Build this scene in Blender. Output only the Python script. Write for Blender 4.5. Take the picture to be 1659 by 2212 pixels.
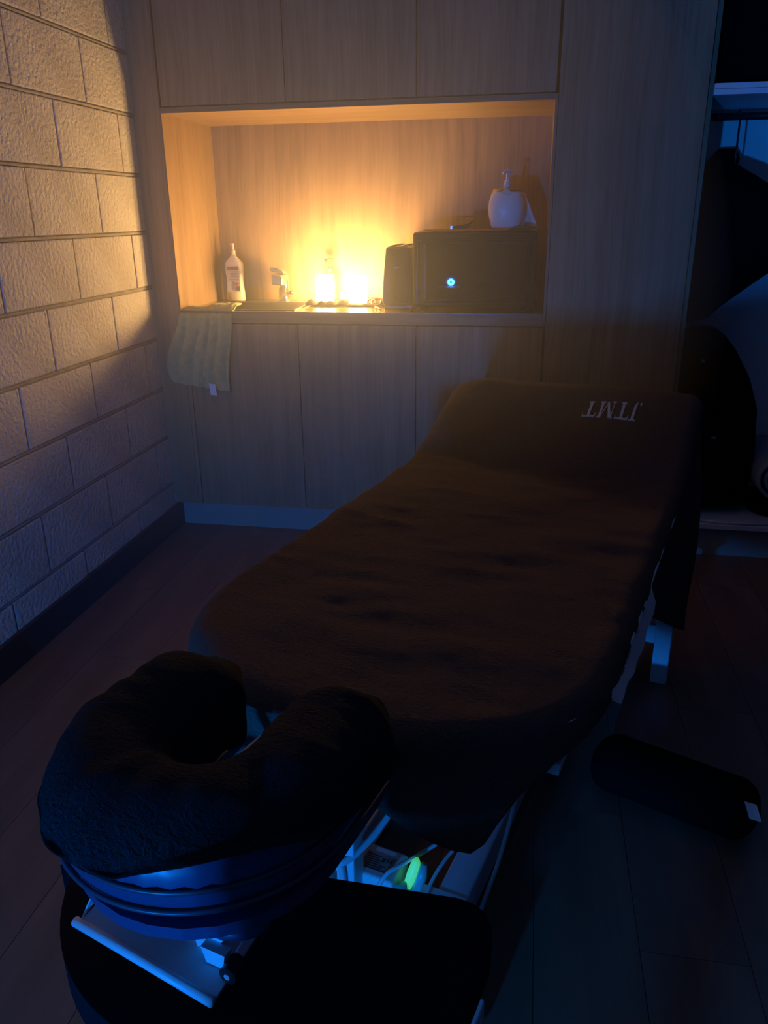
import bpy, math, random
import numpy as np
from mathutils import Vector, Matrix, noise as mnoise

for _o in list(bpy.data.objects):
    bpy.data.objects.remove(_o, do_unlink=True)
random.seed(7)
scene = bpy.context.scene
COL = scene.collection
sin, cos, pi = math.sin, math.cos, math.pi
R = math.radians

# ------------------------------------------------------------------ camera
W_PX, F_PX = 1659.0, 1712.5
CAM = (1.4587, -2.9778, 1.2553)
PITCH, YAW, ROLL = 0.3595, 0.1839, -0.0127
cam_d = bpy.data.cameras.new('camera')
cam_d.sensor_fit = 'HORIZONTAL'
cam_d.sensor_width = 36.0
cam_d.lens = 36.0 * F_PX / W_PX
cam_d.clip_start = 0.02
cam = bpy.data.objects.new('camera', cam_d)
COL.objects.link(cam)
_f0 = Vector((-sin(YAW), cos(YAW), 0)); _r0 = Vector((cos(YAW), sin(YAW), 0)); _u0 = Vector((0, 0, 1))
_f = _f0 * cos(PITCH) - _u0 * sin(PITCH)
_u = _u0 * cos(PITCH) + _f0 * sin(PITCH)
_rr = _r0 * cos(ROLL) + _u * sin(ROLL)
_uu = _u * cos(ROLL) - _r0 * sin(ROLL)
cam.matrix_world = Matrix(((_rr.x, _uu.x, -_f.x, CAM[0]), (_rr.y, _uu.y, -_f.y, CAM[1]),
                           (_rr.z, _uu.z, -_f.z, CAM[2]), (0, 0, 0, 1)))
scene.camera = cam

# ------------------------------------------------------------------ world and exposure
world = bpy.data.worlds.new('night')
scene.world = world
world.use_nodes = True
world.node_tree.nodes['Background'].inputs[0].default_value = (0.10, 0.14, 0.25, 1)
world.node_tree.nodes['Background'].inputs[1].default_value = 0.0
vs = scene.view_settings
vs.view_transform = 'Standard'
vs.look = 'None'
vs.exposure = 0.12
vs.gamma = 1.0
vs.use_curve_mapping = False
scene.cycles.use_light_tree = False
scene.cycles.adaptive_threshold = 0.02
scene.cycles.max_bounces = 5
scene.cycles.diffuse_bounces = 3
scene.cycles.glossy_bounces = 3
scene.cycles.transmission_bounces = 3
scene.cycles.caustics_reflective = False
scene.cycles.caustics_refractive = False

CANDLE_POWER = 235.0          # radiance of the glowing candle shells
CANDLE_COL = (1.0, 0.60, 0.20)
RING_WATTS = 100.0           # the blue ring lamp, on a side table behind the camera
RING_COL = (0.003, 0.215, 1.0)
RING_POS = (0.52, -5.00, 0.56)

# ------------------------------------------------------------------ materials
MATS = {}
def mat(name, color=(0.5, 0.5, 0.5), rough=0.5, metal=0.0, emit=None, estr=0.0, spec=0.5, sheen=0.0, sheen_tint=None,
        coat=0.0, trans=0.0, alpha=1.0):
    m = bpy.data.materials.new(name); m.use_nodes = True
    b = m.node_tree.nodes['Principled BSDF']
    b.inputs['Base Color'].default_value = (*color, 1)
    b.inputs['Roughness'].default_value = rough
    b.inputs['Metallic'].default_value = metal
    b.inputs['Specular IOR Level'].default_value = spec
    b.inputs['Coat Weight'].default_value = coat
    b.inputs['Transmission Weight'].default_value = trans
    if sheen:
        b.inputs['Sheen Weight'].default_value = sheen
        b.inputs['Sheen Roughness'].default_value = 0.5
        if sheen_tint: b.inputs['Sheen Tint'].default_value = (*sheen_tint, 1)
    if emit:
        b.inputs['Emission Color'].default_value = (*emit, 1)
        b.inputs['Emission Strength'].default_value = estr
    MATS[name] = m
    return m

def nodes_of(m):
    nt = m.node_tree
    return nt, nt.nodes, nt.links, nt.nodes['Principled BSDF']

def add_variation(m, c1, c2, scale=(8, 8, 8), nscale=1.0, detail=4, lo=0.35, hi=0.65, bump=0.0, bscale=60, bdist=0.002,
                  bdetail=4, rough=None, distort=0.0):
    nt, N, L, b = nodes_of(m)
    tc = N.new('ShaderNodeTexCoord'); mp = N.new('ShaderNodeMapping')
    mp.inputs['Scale'].default_value = scale
    L.new(tc.outputs['Object'], mp.inputs['Vector'])
    nz = N.new('ShaderNodeTexNoise'); nz.inputs['Scale'].default_value = nscale; nz.inputs['Detail'].default_value = detail
    nz.inputs['Distortion'].default_value = distort
    L.new(mp.outputs['Vector'], nz.inputs['Vector'])
    cr = N.new('ShaderNodeValToRGB')
    cr.color_ramp.elements[0].position = lo; cr.color_ramp.elements[0].color = (*c1, 1)
    cr.color_ramp.elements[1].position = hi; cr.color_ramp.elements[1].color = (*c2, 1)
    L.new(nz.outputs['Fac'], cr.inputs['Fac'])
    L.new(cr.outputs['Color'], b.inputs['Base Color'])
    if bump:
        n2 = N.new('ShaderNodeTexNoise'); n2.inputs['Scale'].default_value = bscale; n2.inputs['Detail'].default_value = bdetail
        L.new(tc.outputs['Object'], n2.inputs['Vector'])
        bp = N.new('ShaderNodeBump'); bp.inputs['Strength'].default_value = bump; bp.inputs['Distance'].default_value = bdist
        L.new(n2.outputs['Fac'], bp.inputs['Height'])
        L.new(bp.outputs['Normal'], b.inputs['Normal'])
    return m

def wood(name, scale, c_dark, c_mid, c_light, rough=0.5):
    m = mat(name, c_mid, rough, spec=0.35)
    nt, N, L, b = nodes_of(m)
    tc = N.new('ShaderNodeTexCoord')
    warp = N.new('ShaderNodeTexNoise'); warp.inputs['Scale'].default_value = 1.6; warp.inputs['Detail'].default_value = 2
    L.new(tc.outputs['Object'], warp.inputs['Vector'])
    mix = N.new('ShaderNodeVectorMath'); mix.operation = 'MULTIPLY_ADD'
    L.new(warp.outputs['Color'], mix.inputs[0]); mix.inputs[1].default_value = (0.05, 0.05, 0.05)
    L.new(tc.outputs['Object'], mix.inputs[2])
    mp = N.new('ShaderNodeMapping'); mp.inputs['Scale'].default_value = scale
    L.new(mix.outputs['Vector'], mp.inputs['Vector'])
    n1 = N.new('ShaderNodeTexNoise'); n1.inputs['Scale'].default_value = 1.0; n1.inputs['Detail'].default_value = 5
    n1.inputs['Roughness'].default_value = 0.62
    L.new(mp.outputs['Vector'], n1.inputs['Vector'])
    mp2 = N.new('ShaderNodeMapping'); mp2.inputs['Scale'].default_value = tuple(s * 4.5 for s in scale)
    L.new(mix.outputs['Vector'], mp2.inputs['Vector'])
    n2 = N.new('ShaderNodeTexNoise'); n2.inputs['Scale'].default_value = 1.0; n2.inputs['Detail'].default_value = 4
    L.new(mp2.outputs['Vector'], n2.inputs['Vector'])
    ad = N.new('ShaderNodeMath'); ad.operation = 'MULTIPLY_ADD'; ad.inputs[1].default_value = 0.45
    L.new(n2.outputs['Fac'], ad.inputs[0])
    sc = N.new('ShaderNodeMath'); sc.operation = 'MULTIPLY'; sc.inputs[1].default_value = 0.6
    L.new(n1.outputs['Fac'], sc.inputs[0]); L.new(sc.outputs[0], ad.inputs[2])
    cr = N.new('ShaderNodeValToRGB'); e = cr.color_ramp.elements
    e[0].position = 0.36; e[0].color = (*c_dark, 1)
    e[1].position = 0.68; e[1].color = (*c_light, 1)
    k = e.new(0.50); k.color = (*c_mid, 1)
    L.new(ad.outputs[0], cr.inputs['Fac']); L.new(cr.outputs['Color'], b.inputs['Base Color'])
    return m

WD, WM, WL = (0.205, 0.118, 0.062), (0.29, 0.175, 0.092), (0.37, 0.235, 0.130)
M_wood = wood('oak_laminate_upright', (22, 22, 1.0), WD, WM, WL)
M_wood_x = wood('oak_laminate_across', (1.0, 22, 22), WD, WM, WL)
M_edge = mat('dark_laminate_edge', (0.10, 0.075, 0.05), 0.35)
M_seam = mat('shadow_gap', (0.02, 0.018, 0.016), 0.8)
M_block = mat('painted_block', (0.42, 0.37, 0.33), 0.85, spec=0.25)
add_variation(M_block, (0.60, 0.54, 0.48), (0.72, 0.66, 0.595), (3, 3, 3), 1.5, 3, bump=1.0, bscale=75, bdist=0.009, bdetail=4)
M_mortar = mat('mortar', (0.40, 0.36, 0.32), 0.9)
add_variation(M_mortar, (0.33, 0.29, 0.25), (0.44, 0.40, 0.36), (6, 6, 6), 3, 3, bump=0.5, bscale=120, bdist=0.003)
M_skirt = mat('dark_skirting', (0.05, 0.042, 0.038), 0.5)
M_kick = mat('grey_kickboard', (0.36, 0.33, 0.27), 0.5)
M_plank = mat('brown_plank', (0.14, 0.085, 0.06), 0.42)
add_variation(M_plank, (0.18, 0.095, 0.060), (0.25, 0.135, 0.086), (14, 1.2, 6), 1.0, 6, bump=0.05, bscale=60, bdist=0.001)
M_subfloor = mat('subfloor', (0.03, 0.02, 0.015), 0.9)
M_plaster = mat('charcoal_paint', (0.10, 0.10, 0.10), 0.9)
M_ceiling = mat('ceiling_paint', (0.40, 0.39, 0.37), 0.9)
M_white_lam = mat('white_laminate', (0.75, 0.75, 0.76), 0.5)
M_white_metal = mat('white_metal', (0.70, 0.71, 0.73), 0.40)
M_white_plastic = mat('white_plastic', (0.72, 0.72, 0.70), 0.35)
M_black_gloss = mat('black_gloss', (0.012, 0.012, 0.013), 0.045, spec=0.6)
M_black_plastic = mat('black_plastic', (0.015, 0.015, 0.016), 0.35)
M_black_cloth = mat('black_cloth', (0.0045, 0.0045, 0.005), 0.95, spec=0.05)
M_black_pad = mat('black_cloth_pad', (0.006, 0.006, 0.009), 0.85, spec=0.12)
M_chrome = mat('chrome', (0.75, 0.75, 0.75), 0.12, metal=1.0)
M_steel = mat('stainless', (0.55, 0.52, 0.48), 0.28, metal=1.0)
M_sink = mat('dark_composite', (0.05, 0.042, 0.035), 0.35)
M_towel = mat('brown_terry', (0.150, 0.094, 0.074), 0.95, spec=0.05, sheen=0.2, sheen_tint=(0.6, 0.45, 0.38))
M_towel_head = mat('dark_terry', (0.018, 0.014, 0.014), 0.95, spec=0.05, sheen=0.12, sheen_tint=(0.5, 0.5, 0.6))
for _m in (M_towel, M_towel_head):
    nt, N, L, b = nodes_of(_m)
    tc = N.new('ShaderNodeTexCoord')
    mp = N.new('ShaderNodeMapping'); mp.inputs['Scale'].default_value = (70, 150, 90)
    L.new(tc.outputs['Object'], mp.inputs['Vector'])
    na = N.new('ShaderNodeTexNoise'); na.inputs['Scale'].default_value = 1.0; na.inputs['Detail'].default_value = 3
    na.inputs['Distortion'].default_value = 1.2
    L.new(mp.outputs['Vector'], na.inputs['Vector'])
    nb = N.new('ShaderNodeTexNoise'); nb.inputs['Scale'].default_value = 900
    L.new(tc.outputs['Object'], nb.inputs['Vector'])
    ad = N.new('ShaderNodeMath'); ad.operation = 'MULTIPLY_ADD'; ad.inputs[1].default_value = 0.35
    L.new(nb.outputs['Fac'], ad.inputs[0]); L.new(na.outputs['Fac'], ad.inputs[2])
    bp = N.new('ShaderNodeBump'); bp.inputs['Strength'].default_value = 1.0; bp.inputs['Distance'].default_value = 0.020
    L.new(ad.outputs[0], bp.inputs['Height']); L.new(bp.outputs['Normal'], b.inputs['Normal'])
M_vinyl = mat('navy_vinyl', (0.05, 0.065, 0.15), 0.36, spec=0.5)
M_piping = mat('navy_piping', (0.05, 0.055, 0.08), 0.35, spec=0.5)
M_sheet = mat('white_sheet', (0.72, 0.72, 0.72), 0.9)
M_letter = mat('pale_thread', (0.65, 0.66, 0.64), 0.8)
M_olive = mat('olive_terry', (0.25, 0.27, 0.12), 0.95, spec=0.05, sheen=0.2)
add_variation(M_olive, (0.34, 0.36, 0.17), (0.44, 0.46, 0.23), (20, 20, 20), 2, 3, bump=0.6, bscale=420, bdist=0.003)
M_tag = mat('white_tag', (0.75, 0.74, 0.70), 0.8)
M_candle = mat('candle_glow', (0.9, 0.8, 0.6), 0.5, emit=CANDLE_COL, estr=CANDLE_POWER)
M_candle_base = mat('candle_base', (0.75, 0.65, 0.45), 0.5)
M_ring = mat('blue_ring', (0.1, 0.2, 0.9), 0.5, emit=RING_COL, estr=20.0)
M_ring.cycles.emission_sampling = 'NONE'
M_bottle = mat('white_bottle', (0.72, 0.68, 0.60), 0.35)
M_label = mat('label_cream', (0.62, 0.56, 0.42), 0.5)
M_label_brown = mat('label_brown', (0.20, 0.10, 0.06), 0.5)
M_label_grey = mat('label_grey', (0.30, 0.28, 0.25), 0.6)
M_red = mat('red_plastic', (0.60, 0.04, 0.03), 0.35)
M_gold = mat('gold_collar', (0.75, 0.42, 0.12), 0.25, metal=0.8)
M_sponge = mat('yellow_sponge', (0.75, 0.58, 0.08), 0.9)
M_pump_dark = mat('dark_green_pump', (0.02, 0.028, 0.022), 0.4)
M_soap = mat('dark_soap_bottle', (0.16, 0.12, 0.06), 0.3)
M_pink = mat('dusty_pink_cloth', (0.36, 0.16, 0.12), 0.9)
M_green = mat('green_glow', (0.3, 0.9, 0.4), 0.4, emit=(0.10, 1.0, 0.22), estr=0.4)
M_green.cycles.emission_sampling = 'NONE'
M_clear = mat('pale_green_plastic', (0.35, 0.55, 0.48), 0.3)
M_cable = mat('white_cable', (0.62, 0.62, 0.64), 0.4)
M_grey_towel = mat('grey_terry', (0.30, 0.31, 0.34), 0.95, spec=0.05)
M_zip = mat('zip_metal', (0.7, 0.7, 0.7), 0.3, metal=1.0)
M_dark_wood = mat('dark_side_table', (0.04, 0.03, 0.025), 0.5)

# ------------------------------------------------------------------ mesh helpers
class MB:
    def __init__(self): self.v = []; self.f = []
    def add(self, vs, fs):
        k = len(self.v); self.v += [tuple(p) for p in vs]; self.f += [tuple(i + k for i in f) for f in fs]; return self
    def box(self, a, b):
        x0, y0, z0 = a; x1, y1, z1 = b
        return self.add([(x0, y0, z0), (x1, y0, z0), (x1, y1, z0), (x0, y1, z0), (x0, y0, z1), (x1, y0, z1), (x1, y1, z1), (x0, y1, z1)],
                 [(0, 3, 2, 1), (4, 5, 6, 7), (0, 1, 5, 4), (1, 2, 6, 5), (2, 3, 7, 6), (3, 0, 4, 7)])
    def lathe(self, prof, n=32, c=(0, 0), sx=1.0, sy=1.0, power=2.0):
        vs = []; fs = []
        for r, z in prof:
            for i in range(n):
                a = 2 * pi * i / n; ca, sa = cos(a), sin(a)
                k = 1.0 if power == 2.0 else (abs(ca) ** power + abs(sa) ** power) ** (-1.0 / power)
                vs.append((c[0] + r * sx * k * ca, c[1] + r * sy * k * sa, z))
        for j in range(len(prof) - 1):
            for i in range(n):
                a = j * n + i; b_ = j * n + (i + 1) % n
                fs.append((a, b_, b_ + n, a + n))
        fs.append(tuple(reversed(range(n)))); fs.append(tuple(range((len(prof) - 1) * n, len(prof) * n)))
        return self.add(vs, fs)
    def tube(self, pts, r, n=10, closed=False):
        P = [Vector(p) for p in pts]; m = len(P); vs = []; fs = []
        rr = r if isinstance(r, (list, tuple)) else [r] * m
        prev = None
        for i, p in enumerate(P):
            if closed: t = P[(i + 1) % m] - P[i - 1]
            else: t = P[min(i + 1, m - 1)] - P[max(i - 1, 0)]
            t.normalize()
            if prev is None:
                ref = Vector((0, 0, 1)) if abs(t.z) < 0.9 else Vector((1, 0, 0))
                s = t.cross(ref).normalized()
            else:
                s = (prev - t * prev.dot(t)).normalized()
            prev = s; w = t.cross(s)
            for k in range(n):
                a = 2 * pi * k / n
                vs.append(p + (s * cos(a) + w * sin(a)) * rr[i])
        for i in range(m if closed else m - 1):
            j = (i + 1) % m
            for k in range(n):
                k2 = (k + 1) % n
                fs.append((i * n + k, i * n + k2, j * n + k2, j * n + k))
        if not closed:
            fs.append(tuple(reversed(range(n)))); fs.append(tuple(range((m - 1) * n, m * n)))
        return self.add(vs, fs)
    def grid(self, fn, nu, nv, closed_u=False):
        vs = [fn(i, j) for j in range(nv) for i in range(nu)]; fs = []
        for j in range(nv - 1):
            for i in range(nu if closed_u else nu - 1):
                a = j * nu + i; b_ = j * nu + (i + 1) % nu
                fs.append((a, b_, b_ + nu, a + nu))
        return self.add(vs, fs)
    def prism(self, poly, a, b, axis='y'):
        n = len(poly)
        def P(p, t):
            return {'y': (p[0], t, p[1]), 'z': (p[0], p[1], t), 'x': (t, p[0], p[1])}[axis]
        vs = [P(p, a) for p in poly] + [P(p, b) for p in poly]
        fs = [tuple(range(n)), tuple(reversed(range(n, 2 * n)))] + [(i, n + i, n + (i + 1) % n, (i + 1) % n) for i in range(n)]
        return self.add(vs, fs)
    def build(self, name, m, parent=None, loc=(0, 0, 0), rz=0.0, smooth=False, bevel=0.0, seg=2, solid=0.0, sub=0, rel=True, fix=True):
        me = bpy.data.meshes.new(name)
        off = Vector(loc) if (parent is None and rel) else Vector((0, 0, 0))
        me.from_pydata([tuple(Vector(p) - off) for p in self.v], [], self.f)
        me.update()
        if fix:
            import bmesh
            bm = bmesh.new(); bm.from_mesh(me); bmesh.ops.recalc_face_normals(bm, faces=bm.faces); bm.to_mesh(me); bm.free()
        if smooth:
            me.polygons.foreach_set('use_smooth', [True] * len(me.polygons))
        me.materials.append(m)
        o = bpy.data.objects.new(name, me); COL.objects.link(o)
        if parent: o.parent = parent
        else: o.location = loc
        if rz: o.rotation_euler.z = rz
        if solid:
            s = o.modifiers.new('solid', 'SOLIDIFY'); s.thickness = solid; s.offset = -1
        if bevel:
            bv = o.modifiers.new('bevel', 'BEVEL'); bv.width = bevel; bv.segments = seg; bv.limit_method = 'ANGLE'; bv.angle_limit = R(40)
        if sub:
            sb = o.modifiers.new('sub', 'SUBSURF'); sb.levels = sub; sb.render_levels = sub
        return o

def tag(o, label, cat, group=None):
    o['label'] = label; o['category'] = cat
    if group: o['group'] = group
    return o
def structure(o):
    o['kind'] = 'structure'; return o
class Thing:
    """An Empty at the thing's base; parts are given in world coordinates."""
    def __init__(self, name, label, cat, loc, rz=0.0, group=None):
        e = bpy.data.objects.new(name, None); COL.objects.link(e)
        e.location = loc; e.rotation_euler.z = rz; e.empty_display_size = 0.1
        tag(e, label, cat, group); self.e = e; self.loc = Vector(loc); self.rz = rz
    def part(self, name, mb, m, parent=None, local=False, label=None, **k):
        if not local:
            mb.v = [tuple(Vector(p) - self.loc) for p in mb.v]
        o = mb.build(name, m, parent or self.e, **k)
        if label: o['label'] = label
        return o
def sm(a, b, x):
    t = max(0.0, min(1.0, (x - a) / (b - a))); return t * t * (3 - 2 * t)
def lerp_tab(tab, x):
    if x <= tab[0][0]: return tab[0][1]
    for (a, fa), (b, fb) in zip(tab, tab[1:]):
        if x <= b: return fa + (fb - fa) * (x - a) / (b - a)
    return tab[-1][1]
def nz(x, y, z=0.0): return mnoise.noise(Vector((x, y, z)))

# ================================================================== room shell
RX, YB, ZC = 3.6, -5.6, 2.55     # right wall, wall behind the camera, ceiling
floor = structure(MB().box((-0.2, YB - 0.1, -0.06), (RX + 0.1, 0.9, -0.012)).build('floor', M_subfloor))
PW, PL = 0.19, 1.25
plank_me = {}
def plank_mesh(w, l):
    key = (round(w, 4), round(l, 4))
    if key not in plank_me:
        o = MB().box((0.0006, 0.0006, -0.012), (w - 0.0006, l - 0.0006, 0.0)).build('plank', M_plank, floor)
        me = o.data; bpy.data.objects.remove(o); plank_me[key] = me
    return plank_me[key]
nx = int(math.ceil(RX / PW))
for i in range(nx):
    y = YB - (0.0, 0.45, 0.9)[i % 3]
    while y < 0.85:
        y0, y1 = max(y, YB), min(y + PL, 0.85)
        if y1 - y0 > 0.02:
            w = min(PW, RX - i * PW)
            if w > 0.02:
                o = bpy.data.objects.new('plank', plank_mesh(w, y1 - y0)); COL.objects.link(o)
                o.parent = floor; o.location = (i * PW, y0, 0)
        y += PL

# left wall: concrete blocks, one object each, over a recessed mortar backing
wall_left = structure(MB().box((-0.19, YB, 0.0), (-0.007, 0.75, ZC)).build('wall_left', M_mortar))
BL, BH, BT = 0.3955, 0.186, 0.06
blk_me = {}
def block_mesh(l):
    key = round(l, 3)
    if key not in blk_me:
        o = MB().box((-BT, -l / 2, -BH / 2), (0, l / 2, BH / 2)).build('block', M_block)
        bv = o.modifiers.new('b', 'BEVEL'); bv.width = 0.004; bv.segments = 2
        dg = bpy.context.evaluated_depsgraph_get()
        me = bpy.data.meshes.new_from_object(o.evaluated_get(dg))
        bpy.data.objects.remove(o); blk_me[key] = me
    return blk_me[key]
course = 0
z = 0.0
while z < ZC - 0.01:
    A = (course % 2 == 0)
    y1 = 0.49 if A else 0.69          # perpends at -0.31-0.4k (A) and -0.11-0.4k (B)
    while y1 > YB + 0.05:
        y0 = max(y1 - 0.40, YB)
        if z + 0.2 <= ZC + 0.06 and y0 < 0.6:
            o = bpy.data.objects.new('block', block_mesh(BL if y1 - y0 > 0.39 else y1 - y0 - 0.008)); COL.objects.link(o)
            o.parent = wall_left
            o.location = (random.uniform(-0.0015, 0.0015), (y0 + y1) / 2 - 0.01, z + 0.1)
            o.rotation_euler = (random.uniform(-0.003, 0.003), random.uniform(-0.004, 0.004), 0)
        y1 -= 0.40
    # dished bed joint with its own relief
    z += 0.2; course += 1
zz = 0.2
while zz < ZC - 0.05:
    pts = [(-0.0065 + 0.001 * nz(y * 9, zz * 7), y, zz + 0.0012 * nz(y * 13, zz * 3)) for y in np.linspace(YB, 0.6, 120)]
    o = MB().tube(pts, 0.0052, 6).build('mortar_joint', M_mortar, wall_left, smooth=True); zz += 0.2
structure(MB().box((-0.006, YB, 0.0), (0.012, 0.048, 0.105)).build('baseboard_left', M_skirt, bevel=0.004))

wall_right = structure(MB().box((RX, YB, 0), (RX + 0.1, 0.9, ZC)).build('wall_right', M_plaster))
wall_back = structure(MB().box((-0.2, YB - 0.1, 0), (RX + 0.1, YB, ZC)).build('wall_back', M_plaster))
wall_front = structure(MB().box((-0.2, 0.62, 0), (RX + 0.1, 0.72, ZC)).build('wall_front', M_white_lam))
ceiling = structure(MB().box((-0.2, YB - 0.1, ZC), (RX + 0.1, 0.9, ZC + 0.1)).build('ceiling', M_ceiling))

# ================================================================== joinery wall
FT = 0.018          # panel thickness
DEEP = 0.61
ND = 0.47           # niche depth
XL, XR, ZB, ZT = 0.108, 1.497, 0.911, 1.603
structure(MB().box((-0.004, 0.0, 0.112), (0.105, FT, ZC)).build('trim_1', M_wood, bevel=0.0012))      # filler by the block wall
structure(MB().box((0.0, 0.048, 0.0), (1.975, 0.064, 0.113)).build('baseboard_front', M_kick))

def cabinet(name, label, x0, x1, z0, z1, group, depth=DEEP, mdoor=M_wood):
    t = Thing(name, label, 'cabinet', ((x0 + x1) / 2, 0.0, z0), group=group)
    b = MB()
    b.box((x0, FT + 0.002, z0), (x0 + 0.016, depth, z1)); b.box((x1 - 0.016, FT + 0.002, z0), (x1, depth, z1))
    b.box((x0 + 0.016, FT + 0.002, z0), (x1 - 0.016, depth, z0 + 0.016)); b.box((x0 + 0.016, FT + 0.002, z1 - 0.016), (x1 - 0.016, depth, z1))
    b.box((x0 + 0.016, depth - 0.012, z0 + 0.016), (x1 - 0.016, depth, z1 - 0.016))
    t.part('body', b, M_seam)
    t.part('door', MB().box((x0 + 0.0015, 0.0, z0 + 0.0015), (x1 - 0.0015, FT, z1 - 0.0015)), mdoor, bevel=0.0012)
    return t
XS = [0.110, 0.5745, 1.0345, 1.500]
for i, w in enumerate(('left, nearest the block wall', 'middle of three', 'right, beside the tall cabinet')):
    cabinet('wall_cabinet', 'grey oak overhead cabinet above the niche, ' + w, XS[i], XS[i + 1], ZT + 0.021, ZC - 0.003, 'overhead cabinets')
for i, w in enumerate(('left, half behind the hanging olive towel', 'middle, below the glowing candles', 'right, below the black microwave')):
    x0 = (0.124, 0.577, 1.0345)[i]; x1 = (0.577, 1.0345, 1.500)[i]
    cabinet('base_cabinet', 'grey oak base cabinet under the bench, ' + w, x0, x1, 0.113, 0.8645, 'base cabinets')
structure(MB().box((0.1065, 0.0, 0.113), (0.1225, FT, 0.864)).build('trim_2', M_wood))
cabinet('tall_cabinet', 'tall plain grey oak cabinet between the niche and the open wardrobe', 1.5065, 1.975, 0.113, ZC - 0.003, None)

n = Thing('niche_lining', 'oak lined open niche recessed above the bench', 'niche', (XL, 0, ZB))
n.part('back_panel', MB().box((XL, ND, ZB), (XR, ND + 0.016, ZT)), M_wood)
n.part('side_panel', MB().box((XL - 0.0025, 0.0, ZB), (XL, ND, ZT)).box((XL - 0.002, 0.0, ZB - 0.04), (XL - 0.001, 0.01, ZB)), M_wood)
n.part('side_panel', MB().box((XR, 0.0, ZB - 0.046), (XR + 0.009, ND, ZT)), M_wood)
n.part('top_panel', MB().box((XL - 0.0025, 0.0, ZT), (XR + 0.009, ND, ZT + 0.018)), M_wood_x)

# benchtop with the sink cut-out
SX0, SX1, SY0, SY1 = 0.20, 0.545, 0.05, 0.33
bt = Thing('benchtop', 'bench top with oak front edge spanning the base of the niche', 'worktop', (0.8, 0.0, 0.866))
b = MB(); zt, zb_ = ZB, 0.895
xs = [XL - 0.0005, SX0, SX1, XR - 0.001]; ys = [0.012, SY0, SY1, ND - 0.001]
for i in range(3):
    for j in range(3):
        if i == 1 and j == 1: continue
        b.box((xs[i], ys[j], zb_), (xs[i + 1], ys[j + 1], zt))
M_bench = mat('brown_gloss_laminate', (0.16, 0.105, 0.055), 0.16, spec=0.6)
bt.part('top_slab', b, M_bench)
bt.part('front_edge', MB().box((XL + 0.0, -0.001, 0.8675), (XR - 0.001, 0.0115, 0.9065)), M_wood_x, bevel=0.001)
bt.part('edge_strip', MB().box((XL + 0.0, -0.001, 0.9067), (XR - 0.001, 0.0115, ZB)), M_edge)

sk = Thing('sink', 'dark drop-in sink beside the tap in the niche bench', 'sink', ((SX0 + SX1) / 2, 0.19, 0.78))
b = MB(); t_ = 0.004
b.box((SX0 + .002, SY0 + .002, 0.78), (SX1 - .002, SY1 - .002, 0.784))
b.box((SX0 + .002, SY0 + .002, 0.784), (SX0 + .006, SY1 - .002, ZB)); b.box((SX1 - .006, SY0 + .002, 0.784), (SX1 - .002, SY1 - .002, ZB))
b.box((SX0 + .006, SY0 + .002, 0.784), (SX1 - .006, SY0 + .006, ZB)); b.box((SX0 + .006, SY1 - .006, 0.784), (SX1 - .006, SY1 - .002, ZB))
sk.part('basin', b, M_sink)
b = MB(); z0, z1 = ZB + .0004, ZB + .003
b.box((SX0 - .012, SY0 - .012, z0), (SX1 + .012, SY0 + .002, z1)); b.box((SX0 - .012, SY1 - .002, z0), (SX1 + .012, SY1 + .012, z1))
b.box((SX0 - .012, SY0 + .002, z0), (SX0 + .002, SY1 - .002, z1)); b.box((SX1 - .002, SY0 + .002, z0), (SX1 + .012, SY1 - .002, z1))
sk.part('rim', b, M_sink, bevel=0.001)

# ================================================================== things in the niche
BZ = ZB + 0.0006
tp = Thing('tap', 'chrome mixer tap with slanted lever behind the sink', 'tap', (0.412, 0.385, BZ))
tp.part('base_ring', MB().lathe([(.027, BZ), (.027, BZ + .006), (.022, BZ + .009)], 24, (0.412, 0.385)), M_chrome, smooth=False)
tp.part('body', MB().lathe([(.0225, BZ + .009), (.0225, BZ + .070), (.024, BZ + .080), (.024, BZ + .092), (.016, BZ + .097)], 28, (0.412, 0.385)), M_chrome, smooth=True)
tp.part('spout', MB().prism([(0.384, BZ + .074), (0.432, BZ + .070), (0.434, BZ + .098), (0.426, BZ + .112), (0.384, BZ + .118)], 0.300, 0.408), M_chrome, bevel=0.006, seg=3)
tp.part('lever', MB().prism([(0.428, BZ + .113), (0.420, BZ + .128), (0.396, BZ + .140), (0.366, BZ + .142), (0.364, BZ + .126), (0.386, BZ + .119)], 0.345, 0.400), M_chrome, bevel=0.004)
tp.part('plug_lever', MB().tube([(0.432, 0.372, BZ + .032), (0.446, 0.368, BZ + .040)], .004, 8).lathe([(.007, BZ + .030), (.010, BZ + .036), (.007, BZ + .045)], 12, (0.448, 0.367)), M_black_plastic, smooth=True)

# detergent bottle
bx, by = 0.193, 0.395
bo = Thing('cleaner_bottle', 'white cleaner bottle with printed label beside the niche side wall', 'bottle', (bx, by, BZ))
prof = [(.037, 0), (.0395, .004), (.0395, .032), (.0365, .058), (.0355, .085), (.0375, .108), (.0395, .118), (.0395, .154), (.0375, .158), (.0165, .180), (.012, .183), (.011, .190)]
bo.part('body', MB().lathe([(r, BZ + z_) for r, z_ in prof], 36, (bx, by), 1.0, 0.62, 2.6), M_bottle, smooth=True)
bo.part('neck', MB().lathe([(.0095, BZ + .190), (.0095, BZ + .206), (.007, BZ + .209)], 18, (bx, by)), M_label, smooth=False)
bo.part('nozzle', MB().lathe([(.0055, BZ + .209), (.005, BZ + .232), (.003, BZ + .236)], 14, (bx, by)).box((bx - .010, by - .004, BZ + .228), (bx + .004, by + .004, BZ + .235)), M_label, smooth=False)
yl = by - .0262
lab = bo.part('label', MB().box((bx - .026, yl - .0006, BZ + .040), (bx + .030, yl + .004, BZ + .146)), M_label)
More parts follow.
